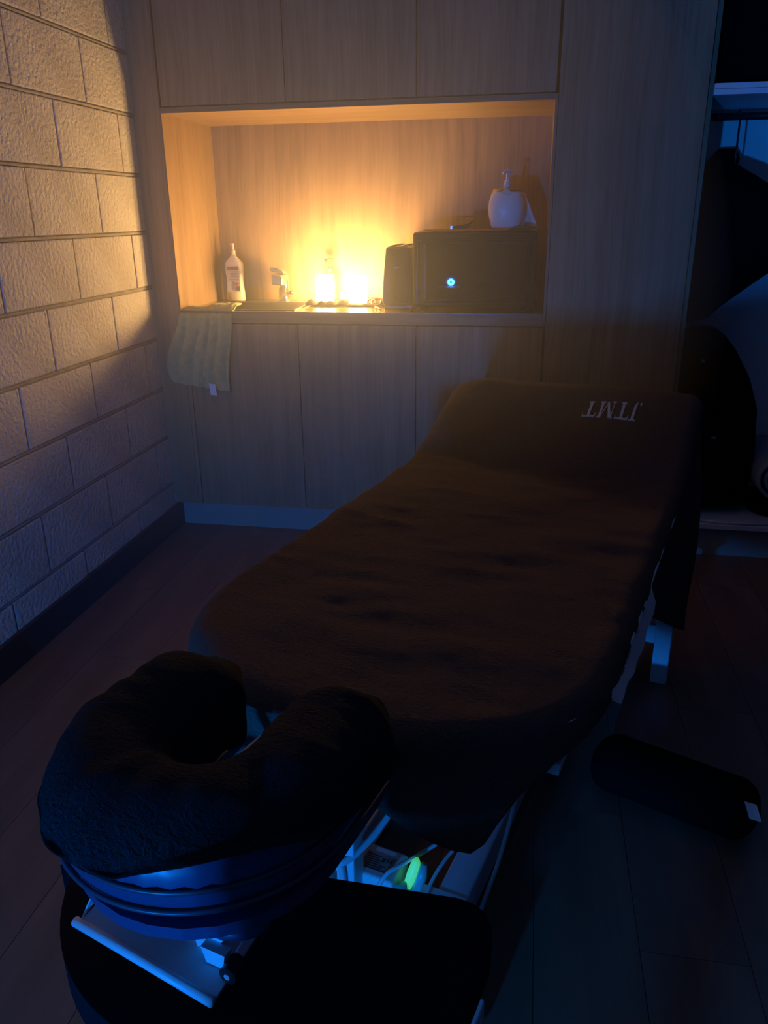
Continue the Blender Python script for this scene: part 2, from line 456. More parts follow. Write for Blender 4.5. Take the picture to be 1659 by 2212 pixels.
bo.part('print_band', MB().box((bx - .024, yl - .0014, BZ + .128), (bx + .028, yl - .0007, BZ + .141)), M_label_brown, parent=lab)
for k in range(5):
    bo.part('print_line', MB().box((bx - .010, yl - .0014, BZ + .120 - k * .0062), (bx + .027 - .004 * (k % 3), yl - .0007, BZ + .1225 - k * .0062)), M_label_grey, parent=lab)
bo.part('print_band', MB().box((bx - .018, yl - .0014, BZ + .086), (bx + .027, yl - .0007, BZ + .092)), M_label_grey, parent=lab)
dv = MB(); c = [(bx + .017 + .0075 * cos(a), BZ + .071 + .0075 * sin(a)) for a in np.linspace(0, 2 * pi, 17)[:-1]]
bo.part('red_dot', dv.prism(c, yl - .0014, yl - .0007), M_red, parent=lab)
for k, (a, c_) in enumerate((((bx - .004), BZ + .046), ((bx + .012), BZ + .044))):
    bo.part('print_panel', MB().box((a, yl - .0014, c_), (a + (.012, .017)[k], yl - .0007, c_ + (.036, .018)[k])), M_label_brown if k else M_label_grey, parent=lab)

# candles
def candle(label, x, y, h, r):
    t = Thing('flameless_candle', label, 'candle', (x, y, BZ + .004), group='glowing candles')
    z0 = BZ + .004
    t.part('base', MB().lathe([(r * .96, z0), (r * .96, z0 + .006)], 40, (x, y)), M_candle_base, smooth=False)
    t.part('shell', MB().lathe([(r * .99, z0 + .006), (r, z0 + h * .82), (r * 1.02, z0 + h * .86), (r * .94, z0 + h), (r * .25, z0 + h - .008)], 20, (x, y)), M_candle, smooth=True)
    return t
candle('glowing candle lamp in front of the dark soap pump, left of the two', 0.612, 0.305, 0.108, 0.0370)
candle('glowing candle lamp beside the black toaster, right of the two', 0.764, 0.245, 0.108, 0.0370)
sx_, sy_ = 0.606, 0.425
so = Thing('soap_dispenser', 'dark soap dispenser with black pump behind the left candle', 'dispenser', (sx_, sy_, BZ))
so.part('body', MB().lathe([(.028, BZ + .004), (.030, BZ + .008), (.030, BZ + .095), (.024, BZ + .110), (.012, BZ + .116)], 28, (sx_, sy_)), M_soap, smooth=True)
so.part('collar', MB().lathe([(.015, BZ + .116), (.016, BZ + .130), (.009, BZ + .134)], 20, (sx_, sy_)), M_pump_dark, smooth=False)
so.part('stem', MB().lathe([(.0055, BZ + .134), (.0055, BZ + .162)], 14, (sx_, sy_)), M_pump_dark, smooth=True)
so.part('pump_head', MB().lathe([(.010, BZ + .160), (.024, BZ + .166), (.024, BZ + .170), (.010, BZ + .173)], 22, (sx_, sy_)).tube([(sx_, sy_, BZ + .166), (sx_ - .008, sy_ - .030, BZ + .164), (sx_ - .010, sy_ - .036, BZ + .156)], .005, 8), M_pump_dark, smooth=False)

# black cloth under the candles
def black_cloth():
    x0, x1, y0, y1 = 0.562, 0.875, 0.175, 0.462; nu, nv = 90, 50
    def fn(i, j):
        u, v = i / (nu - 1), j / (nv - 1)
        x = x0 + (x1 - x0) * u; y = y0 + (y1 - y0) * v + .012 * nz(u * 6, 3.1)
        edge = sm(0, .15, v) * sm(0, .06, u) * sm(0, .06, 1 - u)
        flat = 0.0
        d = min(math.hypot(x - .612, y - .305), math.hypot(x - .764, y - .245), math.hypot(x - .606, y - .425), math.hypot(x - .69, y - .40))
        flat = sm(.045, .075, d)
        return (x, y, BZ + .0025 + flat * (.004 + .016 * sm(.0, .05, v) * sm(.22, .10, v) * (.55 + nz(u * 11, .3)) + .012 * edge * abs(nz(x * 24, y * 26, 1.3)) + .014 * sm(.6, 1, v) * sm(.1, .0, abs(u - .12))))
    o = MB().grid(fn, nu, nv).build('tea_towel', M_black_cloth, loc=(0.71, 0.35, BZ), smooth=True, solid=0.002)
    tag(o, 'rumpled black tea towel under the glowing candles', 'towel')
black_cloth()
o = MB().box((0.658, 0.376, BZ + .0045), (0.742, 0.436, BZ + .040)).build('sponge', M_sponge, loc=(0.70, 0.406, BZ + .0045), bevel=.006, seg=3)
tag(o, 'yellow sponge lying between the candles', 'sponge')
scs = Thing('scissors', 'red handled scissors on the bench beside the right candle', 'scissors', (0.85, 0.20, BZ))
for k, (cx, cy, ang) in enumerate(((0.826, 0.205, 0.5), (0.850, 0.190, -0.1))):
    loop = [(cx + .019 * cos(a) * cos(ang) - .012 * sin(a) * sin(ang), cy + .012 * sin(a), BZ + .014 + .011 * sin(a) + .004 * k) for a in np.linspace(0, 2 * pi, 22)[:-1]]
    scs.part('handle', MB().tube(loop, .0035, 8, closed=True), M_red, smooth=True)
scs.part('blade', MB().prism([(0.842, 0.178), (0.850, 0.172), (0.872, 0.09), (0.866, 0.09)], BZ + .004, BZ + .0065, 'z'), M_steel)
scs.part('blade', MB().prism([(0.848, 0.176), (0.856, 0.176), (0.884, 0.094), (0.878, 0.092)], BZ + .0012, BZ + .0035, 'z'), M_steel)

# toaster
tx0, tx1, ty0, ty1 = 0.893, 1.006, 0.10, 0.40
to = Thing('toaster', 'glossy black toaster between the candles and the microwave', 'toaster', ((tx0 + tx1) / 2, 0.25, BZ))
prof = [(tx0 + .001, BZ + .012), (tx0 - .002, BZ + .030), (tx0 + .000, BZ + .10), (tx0 + .006, BZ + .17), (tx0 + .012, BZ + .222), (tx0 + .018, BZ + .230),
        (tx1 - .018, BZ + .230), (tx1 - .012, BZ + .222), (tx1 - .006, BZ + .17), (tx1 - .000, BZ + .10), (tx1 + .001, BZ + .030), (tx1 - .001, BZ + .012)]
to.part('body', MB().prism(prof, ty0, ty1), M_black_gloss, bevel=0.008, seg=3)
inset = [((x - .95) * .62 + .955, (z_ - BZ) * .80 + BZ + .018) for x, z_ in prof]
to.part('end_panel', MB().prism(inset, ty0 - .006, ty0 + .001), M_black_gloss, bevel=0.004, seg=3)
for dx in (-.022, .022):
    to.part('slot', MB().box((.9495 + dx - .010, ty0 + .04, BZ + .2296), (.9495 + dx + .010, ty1 - .04, BZ + .2318)), M_seam)
to.part('base', MB().box((tx0 + .004, ty0 + .006, BZ), (tx1 - .004, ty1 - .006, BZ + .012)), M_black_plastic)
to.part('lever', MB().box((.940, ty0 - .020, BZ + .150), (.960, ty0 - .006, BZ + .162)), M_black_plastic, bevel=.003)

# microwave, with a bulging glass door
mx0, mx1, my0, my1, mz0, mz1 = 1.014, 1.463, 0.055, 0.40, BZ + 0.014, BZ + 0.280
mw = Thing('microwave', 'glossy black microwave oven on the bench at the right of the niche', 'microwave', ((mx0 + mx1) / 2, .22, BZ))
mw.part('body', MB().box((mx0, my0, mz0), (mx1, my1, mz1)), M_black_gloss, bevel=.010, seg=3)
for fx in (mx0 + .04, mx1 - .04):
    for fy in (my0 + .04, my1 - .04):
        mw.part('foot', MB().lathe([(.014, BZ), (.016, mz0 + .001)], 14, (fx, fy)), M_black_plastic)
DX0, DX1, DZ0, DZ1 = mx0 + .020, mx1 - .020, mz0 + .014, mz1 - .028
def door_fn(i, j):
    u, v = i / 40 * 2 - 1, j / 28 * 2 - 1
    x = (DX0 + DX1) / 2 + (DX1 - DX0) / 2 * u; z_ = (DZ0 + DZ1) / 2 + (DZ1 - DZ0) / 2 * v
    bul = DOOR_BZ * (1 - v * v) + DOOR_BX * (1 - u * u)
    e = max(abs(u), abs(v)); rim = 0.006 * sm(.93, 1.0, e)
    return (x, my0 - .004 - bul + rim, z_)
DOOR_BZ, DOOR_BX = 0.0011, 0.0034
mb = MB(); mb.grid(door_fn, 41, 29)
M_door_glass = mat('black_door_glass', (0.012, 0.012, 0.013), 0.015, spec=0.5)
door = mw.part('door', mb, M_door_glass, smooth=True, solid=0.004)
mw.part('window_rim', MB().tube([(DX0, my0 - .002, DZ0), (DX1, my0 - .002, DZ0), (DX1, my0 - .002, DZ1), (DX0, my0 - .002, DZ1)], .004, 8, closed=True), M_black_gloss, parent=door, smooth=True)
mw.part('control_strip', MB().box((mx0 + .012, my0 - .004, mz1 - .024), (mx1 - .012, my0 + .002, mz1 - .006)), M_black_gloss, bevel=.002)

# cloth on the microwave
def pink_cloth():
    nu, nv = 60, 30
    def fn(i, j):
        u, v = i / (nu - 1), j / (nv - 1)
        x = mx0 + .02 + (mx1 - mx0 - .02) * u; y = my0 + .0 + .30 * v
        zz_ = mz1 + .0025 + .004 * abs(nz(x * 18, y * 20, 4)) + .010 * sm(.72, .8, u) * sm(.98, .9, u) * sm(.25, 0, v)
        zz_ += .0
        return (x, y + .006 * nz(u * 9, 1.7), zz_)
    o = MB().grid(fn, nu, nv).build('cloth', M_pink, loc=(1.25, .2, mz1), smooth=True, solid=.0015)
    tag(o, 'dusty pink cloth spread over the top of the microwave', 'cloth')
pink_cloth()
DZT = mz1 + .012
# folded card-like cloth corner standing behind the dispenser
o = MB().grid(lambda i, j: (1.402 + .062 * (i / 10) ** 1.0 * (1 - .86 * (j / 12)) , .17 + .02 * sin(i * .5) * (1 - j / 12), DZT - .004 + .125 * (j / 12) * (1 - .05 * (i / 10))), 11, 13).build('napkin', M_tag, loc=(1.43, .17, DZT - .004), smooth=True, solid=.002)
tag(o, 'pale folded napkin standing in a peak beside the white dispenser', 'napkin')
# white dispenser
wx, wy = 1.346, 0.115
wd = Thing('pump_bottle', 'squat white pump bottle with gold collar on top of the microwave', 'bottle', (wx, wy, DZT))
wd.part('body', MB().lathe([(.048, DZT), (.053, DZT + .006), (.062, DZT + .040), (.064, DZT + .065), (.062, DZT + .090), (.054, DZT + .116), (.048, DZT + .122)], 40, (wx, wy), 1.0, .8, 2.5), M_white_plastic, smooth=True)
wd.part('collar', MB().lathe([(.0505, DZT + .1185), (.0495, DZT + .128), (.044, DZT + .131), (.012, DZT + .132)], 40, (wx, wy), 1.0, .8, 2.5), M_gold, smooth=False)
wd.part('badge', MB().prism([(wx + .016 * cos(a), DZT + .118 + .010 * sin(a)) for a in np.linspace(0, 2 * pi, 21)[:-1]], wy - .046, wy - .040), M_label)
wd.part('neck', MB().lathe([(.0125, DZT + .132), (.0125, DZT + .150), (.009, DZT + .153), (.009, DZT + .160), (.005, DZT + .162), (.0045, DZT + .184)], 20, (wx, wy)), M_white_plastic, smooth=False)
wd.part('pump_head', MB().tube([(wx + .016, wy, DZT + .186), (wx, wy, DZT + .189), (wx - .008, wy - .012, DZT + .187), (wx - .014, wy - .026, DZT + .181)], [.005, .007, .006, .004], 10), M_white_plastic, smooth=True)
# sunglasses / dark strap
gl = Thing('hair_clip', 'small dark clip with metal end lying on the microwave cloth', 'clip', (1.20, .07, mz1 + .008))
gz = mz1 + .0085
gl.part('jaw', MB().tube([(1.162, .065, gz + .006), (1.19, .07, gz + .008), (1.215, .075, gz + .014), (1.232, .08, gz + .030)], [.006, .007, .006, .002], 10), M_black_plastic, smooth=True)
gl.part('jaw', MB().tube([(1.168, .07, gz + .004), (1.20, .078, gz + .004), (1.228, .085, gz + .010)], [.004, .004, .002], 8), M_black_plastic, smooth=True)
gl.part('metal_end', MB().box((1.150, .060, gz - .001), (1.160, .072, gz + .014)), M_zip, bevel=.002)

# olive towel over the bench edge
def olive():
    nu, nv = 70, 90
    tot = 0.45
    def fn(i, j):
        u, s = i / (nu - 1), j / (nv - 1) * tot
        front = s - 0.115
        xa = .105 + .215 * u                                # width along the top
        flare = sm(0.0, .30, front)
        x = xa + flare * ((.035 - .105) * (1 - u) + (.290 - .320) * u * 1.0)
        ph = u * 5.2 * pi + .7 * nz(u * 3, .2)
        fold = .010 * sin(ph) * sm(.0, .12, front) + .005 * nz(u * 7, front * 6, 3)
        hem = .275 + .035 * u + .018 * sin(u * pi) * .0
        if u < .12: hem -= .045 * (1 - u / .12) ** 1.5
        if front <= 0:
            y = 0.012 - front * .95
            lump = .014 * abs(nz(u * 6, front * 14, 2)) + .012 * sm(.35, .6, u) * sm(.0, .06, -front)
            z_ = ZB + .006 + lump - .006 * sm(.02, 0, -front)
            x += .01 * nz(front * 20, u * 3)
        else:
            fr = front / (tot - .115) * hem
            y = .012 - .020 * sm(0, .025, fr) - abs(fold) - .006 * sm(0, .2, fr) - .002
            z_ = ZB + .006 - .010 * sm(0, .02, fr) - max(0, fr - .004)
        return (x, y, z_)
    t = Thing('hand_towel', 'olive green hand towel hanging over the bench edge by the sink', 'towel', (.2, -.01, .62))
    t.part('cloth', MB().grid(fn, nu, nv), M_olive, smooth=True, solid=.004)
    p = fn(int(.74 * (nu - 1)), nv - 1)
    tg = MB().add([(.212, -.034, .636), (.238, -.034, .632), (.243, -.036, .588), (.217, -.037, .590)], [(0, 1, 2, 3)])
    t.part('care_tag', tg, M_tag, solid=.001, label='white care tag')
olive()

# ================================================================== open wardrobe on the right
WX0, WX1 = 1.977, 2.95
wr = Thing('wardrobe', 'open white wardrobe with shelf at the right of the tall cabinet', 'wardrobe', (2.4, .3, 0))
wr.part('side_panel', MB().box((WX0, .02, .12), (WX0 + .016, .60, ZC - .003)), M_wood)
wr.part('side_panel', MB().box((WX1, .0, .0), (WX1 + .018, .60, ZC - .003)), M_white_lam)
wr.part('back_panel', MB().box((WX0 + .016, .452, .12), (WX1, .466, 1.598)), M_white_lam)
wr.part('upper_shade_panel', MB().box((WX0 + .016, .10, 1.633), (WX1, .112, ZC - .003)), M_black_cloth, label='black panel standing in for the shade above the shelf')  # flat black added in place of the shade above the shelf
wr.part('shelf', MB().box((WX0 + .016, .004, 1.6165), (WX1, .450, 1.632)), M_white_lam)
wr.part('shelf', MB().box((WX0 + .016, .006, 1.599), (WX1, .450, 1.6155)), M_white_lam)
wr.part('base_shelf', MB().box((WX0, .0, .118), (WX1, .450, .136)), M_white_lam)
wr.part('kick_panel', MB().box((WX0, .03, .0), (WX1, .046, .118)), M_kick)
wr.part('hanging_rail', MB().tube([(WX0 + .016, .22, 1.555), (WX1, .22, 1.555)], .0125, 12), M_black_plastic, smooth=True)

def blob(name, label, cat, rows, y_c, depth, m, group=None, bump=.012, seed=1.0, parts=None, z0=None, nseg=40):
    """rows: (z, x_left, x_right) outlines swept with an oval depth and soft folds."""
    rows = sorted(rows)
    zs_ = np.linspace(rows[0][0], rows[-1][0], 48)
    mb = MB(); prof = []
    tabL = [(r[0], r[1]) for r in rows]; tabR = [(r[0], r[2]) for r in rows]
    def fn(i, j):
        z_ = zs_[j]; a = 2 * pi * i / nseg
        xl, xr = lerp_tab(tabL, z_), lerp_tab(tabR, z_)
        cx, hw = (xl + xr) / 2, max((xr - xl) / 2, .004)
        ca, sa = cos(a), sin(a)
        k = (abs(ca) ** 2.6 + abs(sa) ** 2.6) ** (-1 / 2.6)
        e = 1 + (bump / max(hw, .05)) * (nz(i * .55, z_ * 9, seed) + .8 * sin(3 * a + z_ * 9 + seed) * .5)
        t = j / 47; end = min(1, (sin(pi * min(max(t, .0), 1.0)) * 4 + .15))
        return (cx + hw * k * ca * (1 if abs(ca) > .8 else e), y_c + depth / 2 * k * sa * e * end, z_)
    mb.grid(fn, nseg, 48, closed_u=True)
    n = nseg
    mb.f.append(tuple(reversed(range(n)))); mb.f.append(tuple(range(47 * n, 48 * n)))
    if z0 is None: z0 = rows[0][0]
    t = Thing(name, label, cat, ((rows[0][1] + rows[0][2]) / 2, y_c, z0), group=group)
    t.part('shell', mb, m, smooth=True)
    return t
jk = blob('jacket', 'black jacket hanging from the wardrobe rail', 'jacket',
     [(.86, 1.998, 2.030), (.885, 1.998, 2.08), (.93, 1.998, 2.13), (1.035, 1.998, 2.27), (1.15, 1.998, 2.42), (1.25, 2.0, 2.40), (1.30, 2.02, 2.33), (1.345, 2.062, 2.22), (1.385, 2.095, 2.155), (1.40, 2.108, 2.14)],
     .20, .26, M_black_cloth, seed=2.0)
jk.part('hanger_hook', MB().tube([(2.124, .20, 1.385), (2.124, .20, 1.44), (2.124, .205, 1.560), (2.124, .22, 1.574), (2.124, .238, 1.560)], .0035, 8), M_black_plastic, smooth=True)
hat = blob('clothing_bundle', 'dark clothing bundle wedged behind the hanging jacket', 'bundle',
     [(1.10, 2.02, 2.10), (1.28, 2.02, 2.14), (1.38, 2.03, 2.165), (1.43, 2.07, 2.18), (1.465, 2.10, 2.165)], .395, .085, M_black_cloth, seed=5.0)
bp_ = blob('backpack', 'black bulky backpack standing on the wardrobe base', 'bag',
     [(.137, 2.03, 2.30), (.18, 2.01, 2.33), (.35, 2.00, 2.34), (.54, 2.0, 2.325), (.66, 2.0, 2.28), (.76, 2.0, 2.22), (.82, 2.02, 2.17), (.845, 2.05, 2.13)], .24, .30, M_black_cloth, seed=7.0)
bp_.part('zip_pull', MB().box((2.070, .060, .738), (2.082, .068, .748)), M_zip)
bp_.part('zip_pull', MB().box((2.140, .062, .455), (2.158, .070, .463)), M_zip)
du = blob('duffel_bag', 'low black duffel bag under the rolled grey towel', 'bag',
     [(.137, 2.34, 2.80), (.17, 2.335, 2.82), (.20, 2.35, 2.80)], .22, .30, M_black_cloth, seed=9.0)
# rolled grey towel, end spiral facing the room
def roll():
    cx, cz, rad = 2.42, .205 + .108, .105
    t = Thing('rolled_towel', 'rolled grey towel lying on the duffel bag in the wardrobe', 'towel', (cx, .2, .205))
    turns, n = 4.2, 130
    pts = []
    for i in range(n):
        s = i / (n - 1); a = 2 * pi * turns * s; r = .014 + (rad - .014) * s + .003 * nz(s * 14, .4)
        pts.append((cx + r * cos(a) * 1.12, cz + r * sin(a) * .96))
    mb = MB(); mb.grid(lambda i, j: (pts[i][0], .04 + .34 * j / 8 + .006 * nz(i * .2, j, 2), pts[i][1]), n, 9)
    t.part('cloth', mb, M_grey_towel, smooth=True, solid=.012)
roll()
o = MB().tube([(2.12, .03, .1425), (2.2, .012, .1425), (2.3, .010, .1425), (2.42, .022, .1425), (2.52, .05, .1425)], .005, 8).build('cord', M_cable, loc=(2.3, .02, .1365), smooth=True)
tag(o, 'white cord lying along the wardrobe base edge', 'cord')

# ================================================================== massage table (local x across, local y along, z up)
TO = (1.014, -1.333, 0.0); TR = -R(15)
TW, U0, U1, ZTOP = 0.73, -0.69, 0.87, 0.62
def rot_local(p):
    x, y, z_ = p
    return Vector((TO[0] + x * cos(TR) - y * sin(TR), TO[1] + x * sin(TR) + y * cos(TR), z_))
def rounded_rect(x0, x1, y0, y1, rn, rf, step=.012, rl=None):
    """closed outline, counter-clockwise from the near-left; near corners radius rn, far corners rf"""
    pts = []
    def arc(cx, cy, r, a0, a1):
        k = max(4, int(r * abs(a1 - a0) / step))
        for i in range(k + 1):
            a = a0 + (a1 - a0) * i / k; pts.append((cx + r * cos(a), cy + r * sin(a)))
    rl = rl or rn
    arc(x0 + rl, y0 + rl, rl, pi, 1.5 * pi); arc(x1 - rn, y0 + rn, rn, 1.5 * pi, 2 * pi)
    arc(x1 - rf, y1 - rf, rf, 0, .5 * pi); arc(x0 + rf, y1 - rf, rf, .5 * pi, pi)
    P = [Vector((a, b_)) for a, b_ in pts]; out = []
    L = [0.0]
    for i in range(len(P)): L.append(L[-1] + (P[(i + 1) % len(P)] - P[i]).length)
    nseg = int(L[-1] / step); j = 0
    for k in range(nseg):
        s = L[-1] * k / nseg
        while L[j + 1] < s: j += 1
        f = (s - L[j]) / max(L[j + 1] - L[j], 1e-9)
        out.append(P[j].lerp(P[(j + 1) % len(P)], f))
    return out
def outline_normals(P):
    n = len(P); N = []
    for i in range(n):
        t = P[(i + 1) % n] - P[i - 1]; N.append(Vector((t.y, -t.x)).normalized())
    return N

tb = Thing('massage_table', 'white framed massage table under the brown towel', 'massage table', TO, TR)
def tpart(name, mb, m, parent=None, **k): return tb.part(name, mb, m, parent, local=True, **k)
mp_ = rounded_rect(.014, TW - .014, U0 + .014, U1 - .014, .29, .04, .03)
tpart('mattress', MB().prism([tuple(p) for p in mp_], .535, .598, 'z'), M_vinyl, bevel=.012, seg=3)
tpart('table_deck', MB().box((.10, U0 + .14, .515), (TW - .05, U1 - .05, .534)), M_white_lam)
wedge = [(U1 - .06, .60), (.50, .60), (.79, .752), (.83, .755), (U1 - .05, .74)]
tpart('foot_wedge', MB().prism(wedge, .03, TW - .02, 'x'), M_vinyl, bevel=.01)
for x0, x1 in ((.21, .262), (.450, .508)):
    tpart('base_rail', MB().box((x0, -.60, .012), (x1, .66, .082)), M_white_metal, bevel=.004)
for y0 in (-.60, .60):
    tpart('cross_foot', MB().box((.135, y0 - .03, .012), (.595, y0 + .03, .060)), M_white_metal, bevel=.005)
for x in (.165, .565):
    tpart('levelling_foot', MB().lathe([(.020, 0), (.020, .010), (.008, .012), (.008, .03)], 16, (x, -.60)), M_white_plastic)
tpart('lift_post', MB().box((.293, -.515, .06), (.329, -.475, .515)), M_white_metal, bevel=.003)
tpart('lift_post', MB().box((.39, .30, .08), (.43, .36, .515)), M_white_metal, bevel=.003)
tpart('brace', MB().tube([(.311, -.49, .20), (.311, -.1, .48), (.311, .0, .515)], .016, 10), M_white_metal, smooth=True)
for x in (.015, .717):
    tpart('leg', MB().box((x - .022, .598, .0), (x + .022, .642, .515)), M_white_metal, bevel=.003)
tpart('leg_bar', MB().box((.037, .606, .12), (.695, .634, .175)), M_white_metal, bevel=.003)
# arm rest pad hung below the face end
ap = [p for p in rounded_rect(.130, .670, -1.075, -.770, .16, .045, .02, .24)]
ap = [Vector((p.x, p.y - max(0.0, .62 - p.x) * .24 * sm(-.95, -.80, p.y))) for p in ap]      # far edge runs at a slant
arm = tpart('arm_rest', MB().prism([tuple(p) for p in ap], .425, .475, 'z'), M_black_pad, bevel=.02, seg=4, smooth=False)
for x in (.16, .30):
    tpart('arm_strap', MB().box((x - .018, -.80, .474), (x + .018, -.797, .477)).add(
        [(x - .018, -.80, .475), (x + .018, -.80, .475), (x + .018, -.60, .53), (x - .018, -.60, .53), (x - .018, -.80, .472), (x + .018, -.80, .472), (x + .018, -.60, .527), (x - .018, -.60, .527)],
        [(0, 1, 2, 3), (4, 7, 6, 5), (0, 4, 5, 1), (1, 5, 6, 2), (2, 6, 7, 3), (3, 7, 4, 0)]), M_black_pad, parent=arm)

# ---- towel surface over the table
def hump(u):
    t = max(0.0, min(1.0, (u - .485) / .315))
    t = t if t > .12 else t * t / .24 + .06 * (t / .12) * 1.0
    return .165 * t
def top_z(v, u):
    h = hump(u)
    z_ = ZTOP + h - (h / .165) * .042 * max(0, 1 - v / .16) ** 2
    w = sm(-.72, -.5, u) * .4 + .6
    z_ += w * (.0070 * nz(v * 5 + 3, u * 9, .7) + .0038 * nz(v * 9, u * 22, 4.2) + .0020 * nz(v * 22, u * 45, 9.1))
    # cross folds near the crease of the raised end and on the flat part
    for (uc, amp, wd_, ph, tilt) in ((.455, .010, .020, 0, -.05), (.42, .006, .016, 1, .08), (.22, .009, .018, 2, -.10), (-.02, .007, .016, 3, -.14), (.12, .005, .016, 4, .12), (-.25, .005, .02, 5, .06)):
        d = u - uc - tilt * (v - .36) - .02 * nz(v * 6, ph)
        env = .35 + .65 * abs(nz(v * 4 + ph * 3, ph * 1.7))
        z_ += 0.9 * amp * env * math.exp(-(d / wd_) ** 2) * (1 - .7 * sm(.5, .56, u))
    return z_
RIGHT_HEM = [(-.69, .45), (-.60, .535), (-.50, .565), (-.43, .588), (-.30, .592), (-.115, .602), (-.07, .545), (.33, .325), (.70, .13), (.87, .10)]
NEAR_HEM = [(0, .50), (.3, .525), (.444, .509), (.489, .482), (.591, .437), (.64, .50), (.73, .54)]
def hem_z(p):
    v, u = p
    if v > TW - .06 and u > U0 + .12: return lerp_tab(RIGHT_HEM, u)
    if u > U1 - .03: return .42 if v < .65 else .42 - (v - .65) / .08 * .3
    if v < .06 and u > U0 + .12: return .40
    near = lerp_tab(NEAR_HEM, v)
    if v < .3: near = min(near, .40 + .1 * sm(.0, .3, v))
    if v > .6:
        k = sm(U0 + .02, U0 + .15, u); near = near * (1 - k) + lerp_tab(RIGHT_HEM, u) * k
    return near
RN, RF = .30, .05
def row_span(u):
    if u < U0 + RN:
        d = RN - math.sqrt(max(0.0, RN * RN - (U0 + RN - u) ** 2))
    elif u > U1 - RF:
        d = RF - math.sqrt(max(0.0, RF * RF - (u - U1 + RF) ** 2))
    else: d = 0.0
    return d, TW - d
def edge_dist(v, u):
    """distance inside the rounded outline"""
    r = RN if u < (U0 + U1) / 2 else RF
    qx = abs(v - TW / 2) - (TW / 2 - r); qy = max(U0 + r - u, u - U1 + r)
    return r - (math.hypot(max(qx, 0), max(qy, 0)) + min(max(qx, qy), 0.0))
def edge_normal(v, u):
    r = RN if u < (U0 + U1) / 2 else RF
    cx = min(max(v, r), TW - r); cy = min(max(u, U0 + r), U1 - r)
    n_ = Vector((v - cx, u - cy))
    if n_.length < 1e-6:
        n_ = Vector((-1, 0)) if v < TW / 2 else Vector((1, 0))
    return n_.normalized()
ER = .034
_us = [U0 + (U1 - U0) * t for t in np.linspace(0, 1, 150)]
_us = sorted(set([round(x, 5) for x in _us] + [U0 + x for x in (.0015, .004, .008, .014, .022)] + [U1 - x for x in (.0015, .004, .008, .014, .022)]))
_ts = [.5 - .5 * cos(pi * t) * (1 - .35 * (1 - abs(cos(pi * t)))) for t in np.linspace(0, 1, 76)]
NR_, NC_ = len(_us), len(_ts)
def towel_top(i, j):
    u = _us[j]; a, b_ = row_span(u); v = a + (b_ - a) * _ts[i]
    d = max(0.0, edge_dist(v, u)); z_ = top_z(v, u)
    if d < ER: z_ -= ER - math.sqrt(max(0, ER * ER - (ER - d) ** 2))
    return (v, u, z_)
mb = MB(); mb.grid(towel_top, NC_, NR_)
loop = [i for i in range(NC_)] + [j * NC_ + NC_ - 1 for j in range(1, NR_)] + [(NR_ - 1) * NC_ + i for i in range(NC_ - 2, -1, -1)] + [j * NC_ for j in range(NR_ - 2, 0, -1)]
NSK = 20
prev = loop; nl = len(loop)
for k in range(1, NSK + 1):
    cur = []; acc = 0.0; lp = None
    for ii in loop:
        v, u, z_ = mb.v[ii]
        if lp is not None: acc += math.hypot(v - lp[0], u - lp[1])
        lp = (v, u)
        nr = edge_normal(v, u); zh = min(hem_z((v, u)), z_ - .002); drop = (z_ - zh) * k / NSK
        wav = (.008 * sin(acc * 36 + 2 * nz(acc * 5, 1.1)) + .012 * nz(acc * 9, drop * 4, 6)) * sm(.02, .20, drop)
        off = .001 + abs(wav) + .022 * sm(0, .3, drop)
        cur.append(len(mb.v)); mb.v.append((v + nr.x * off, u + nr.y * off, z_ - drop))
    for q in range(nl):
        mb.f.append((prev[q], prev[(q + 1) % nl], cur[(q + 1) % nl], cur[q]))
    prev = cur
tw = Thing('table_towel', 'large dark brown towel spread over the whole massage table', 'towel', TO, TR)
cloth = tw.part('cloth', mb, M_towel, local=True, smooth=True, fix=True)
import bmesh
so_ = cloth.modifiers.new('solid', 'SOLIDIFY'); so_.thickness = .004; so_.offset = -1

# embroidered lettering, upside down to the camera
def letter_polys(ch):
    def st(x0, y0, x1, y1): return [(x0, y0), (x1, y0), (x1, y1), (x0, y1)]
    if ch == 'T': return [[(.40, 0), (.60, 0), (.62, .94), (.42, .94)], st(.30, 0, .72, .055), st(.02, .93, 1.0, 1.0), [(.02, .93), (.09, .93), (.03, .74), (-.01, .74)], [(.93, .93), (1.0, .93), (1.02, .74), (.98, .74)]], 1.0
    if ch == 'M': return [[(.10, 0), (.15, 0), (.20, 1), (.15, 1)], [(.15, 1), (.37, 1), (.68, .10), (.56, .0)], [(.58, .0), (.66, .10), (1.02, 1), (.97, 1)], [(.92, 0), (1.10, 0), (1.15, 1), (.97, 1)], st(.0, 0, .27, .05), st(.82, 0, 1.22, .05), st(.05, .95, .28, 1.0), st(1.0, .95, 1.25, 1.0)], 1.28
    if ch == 'J':
        ball = [(.10 + .075 * cos(a), -.02 + .075 * sin(a)) for a in np.linspace(0, 2 * pi, 15)[:-1]]
        return [[(.36, .02), (.55, .10), (.62, .95), (.43, .95)], [(.30, -.10), (.40, -.08), (.55, .12), (.37, .06)], ball, st(.28, .945, .80, 1.0)], .82
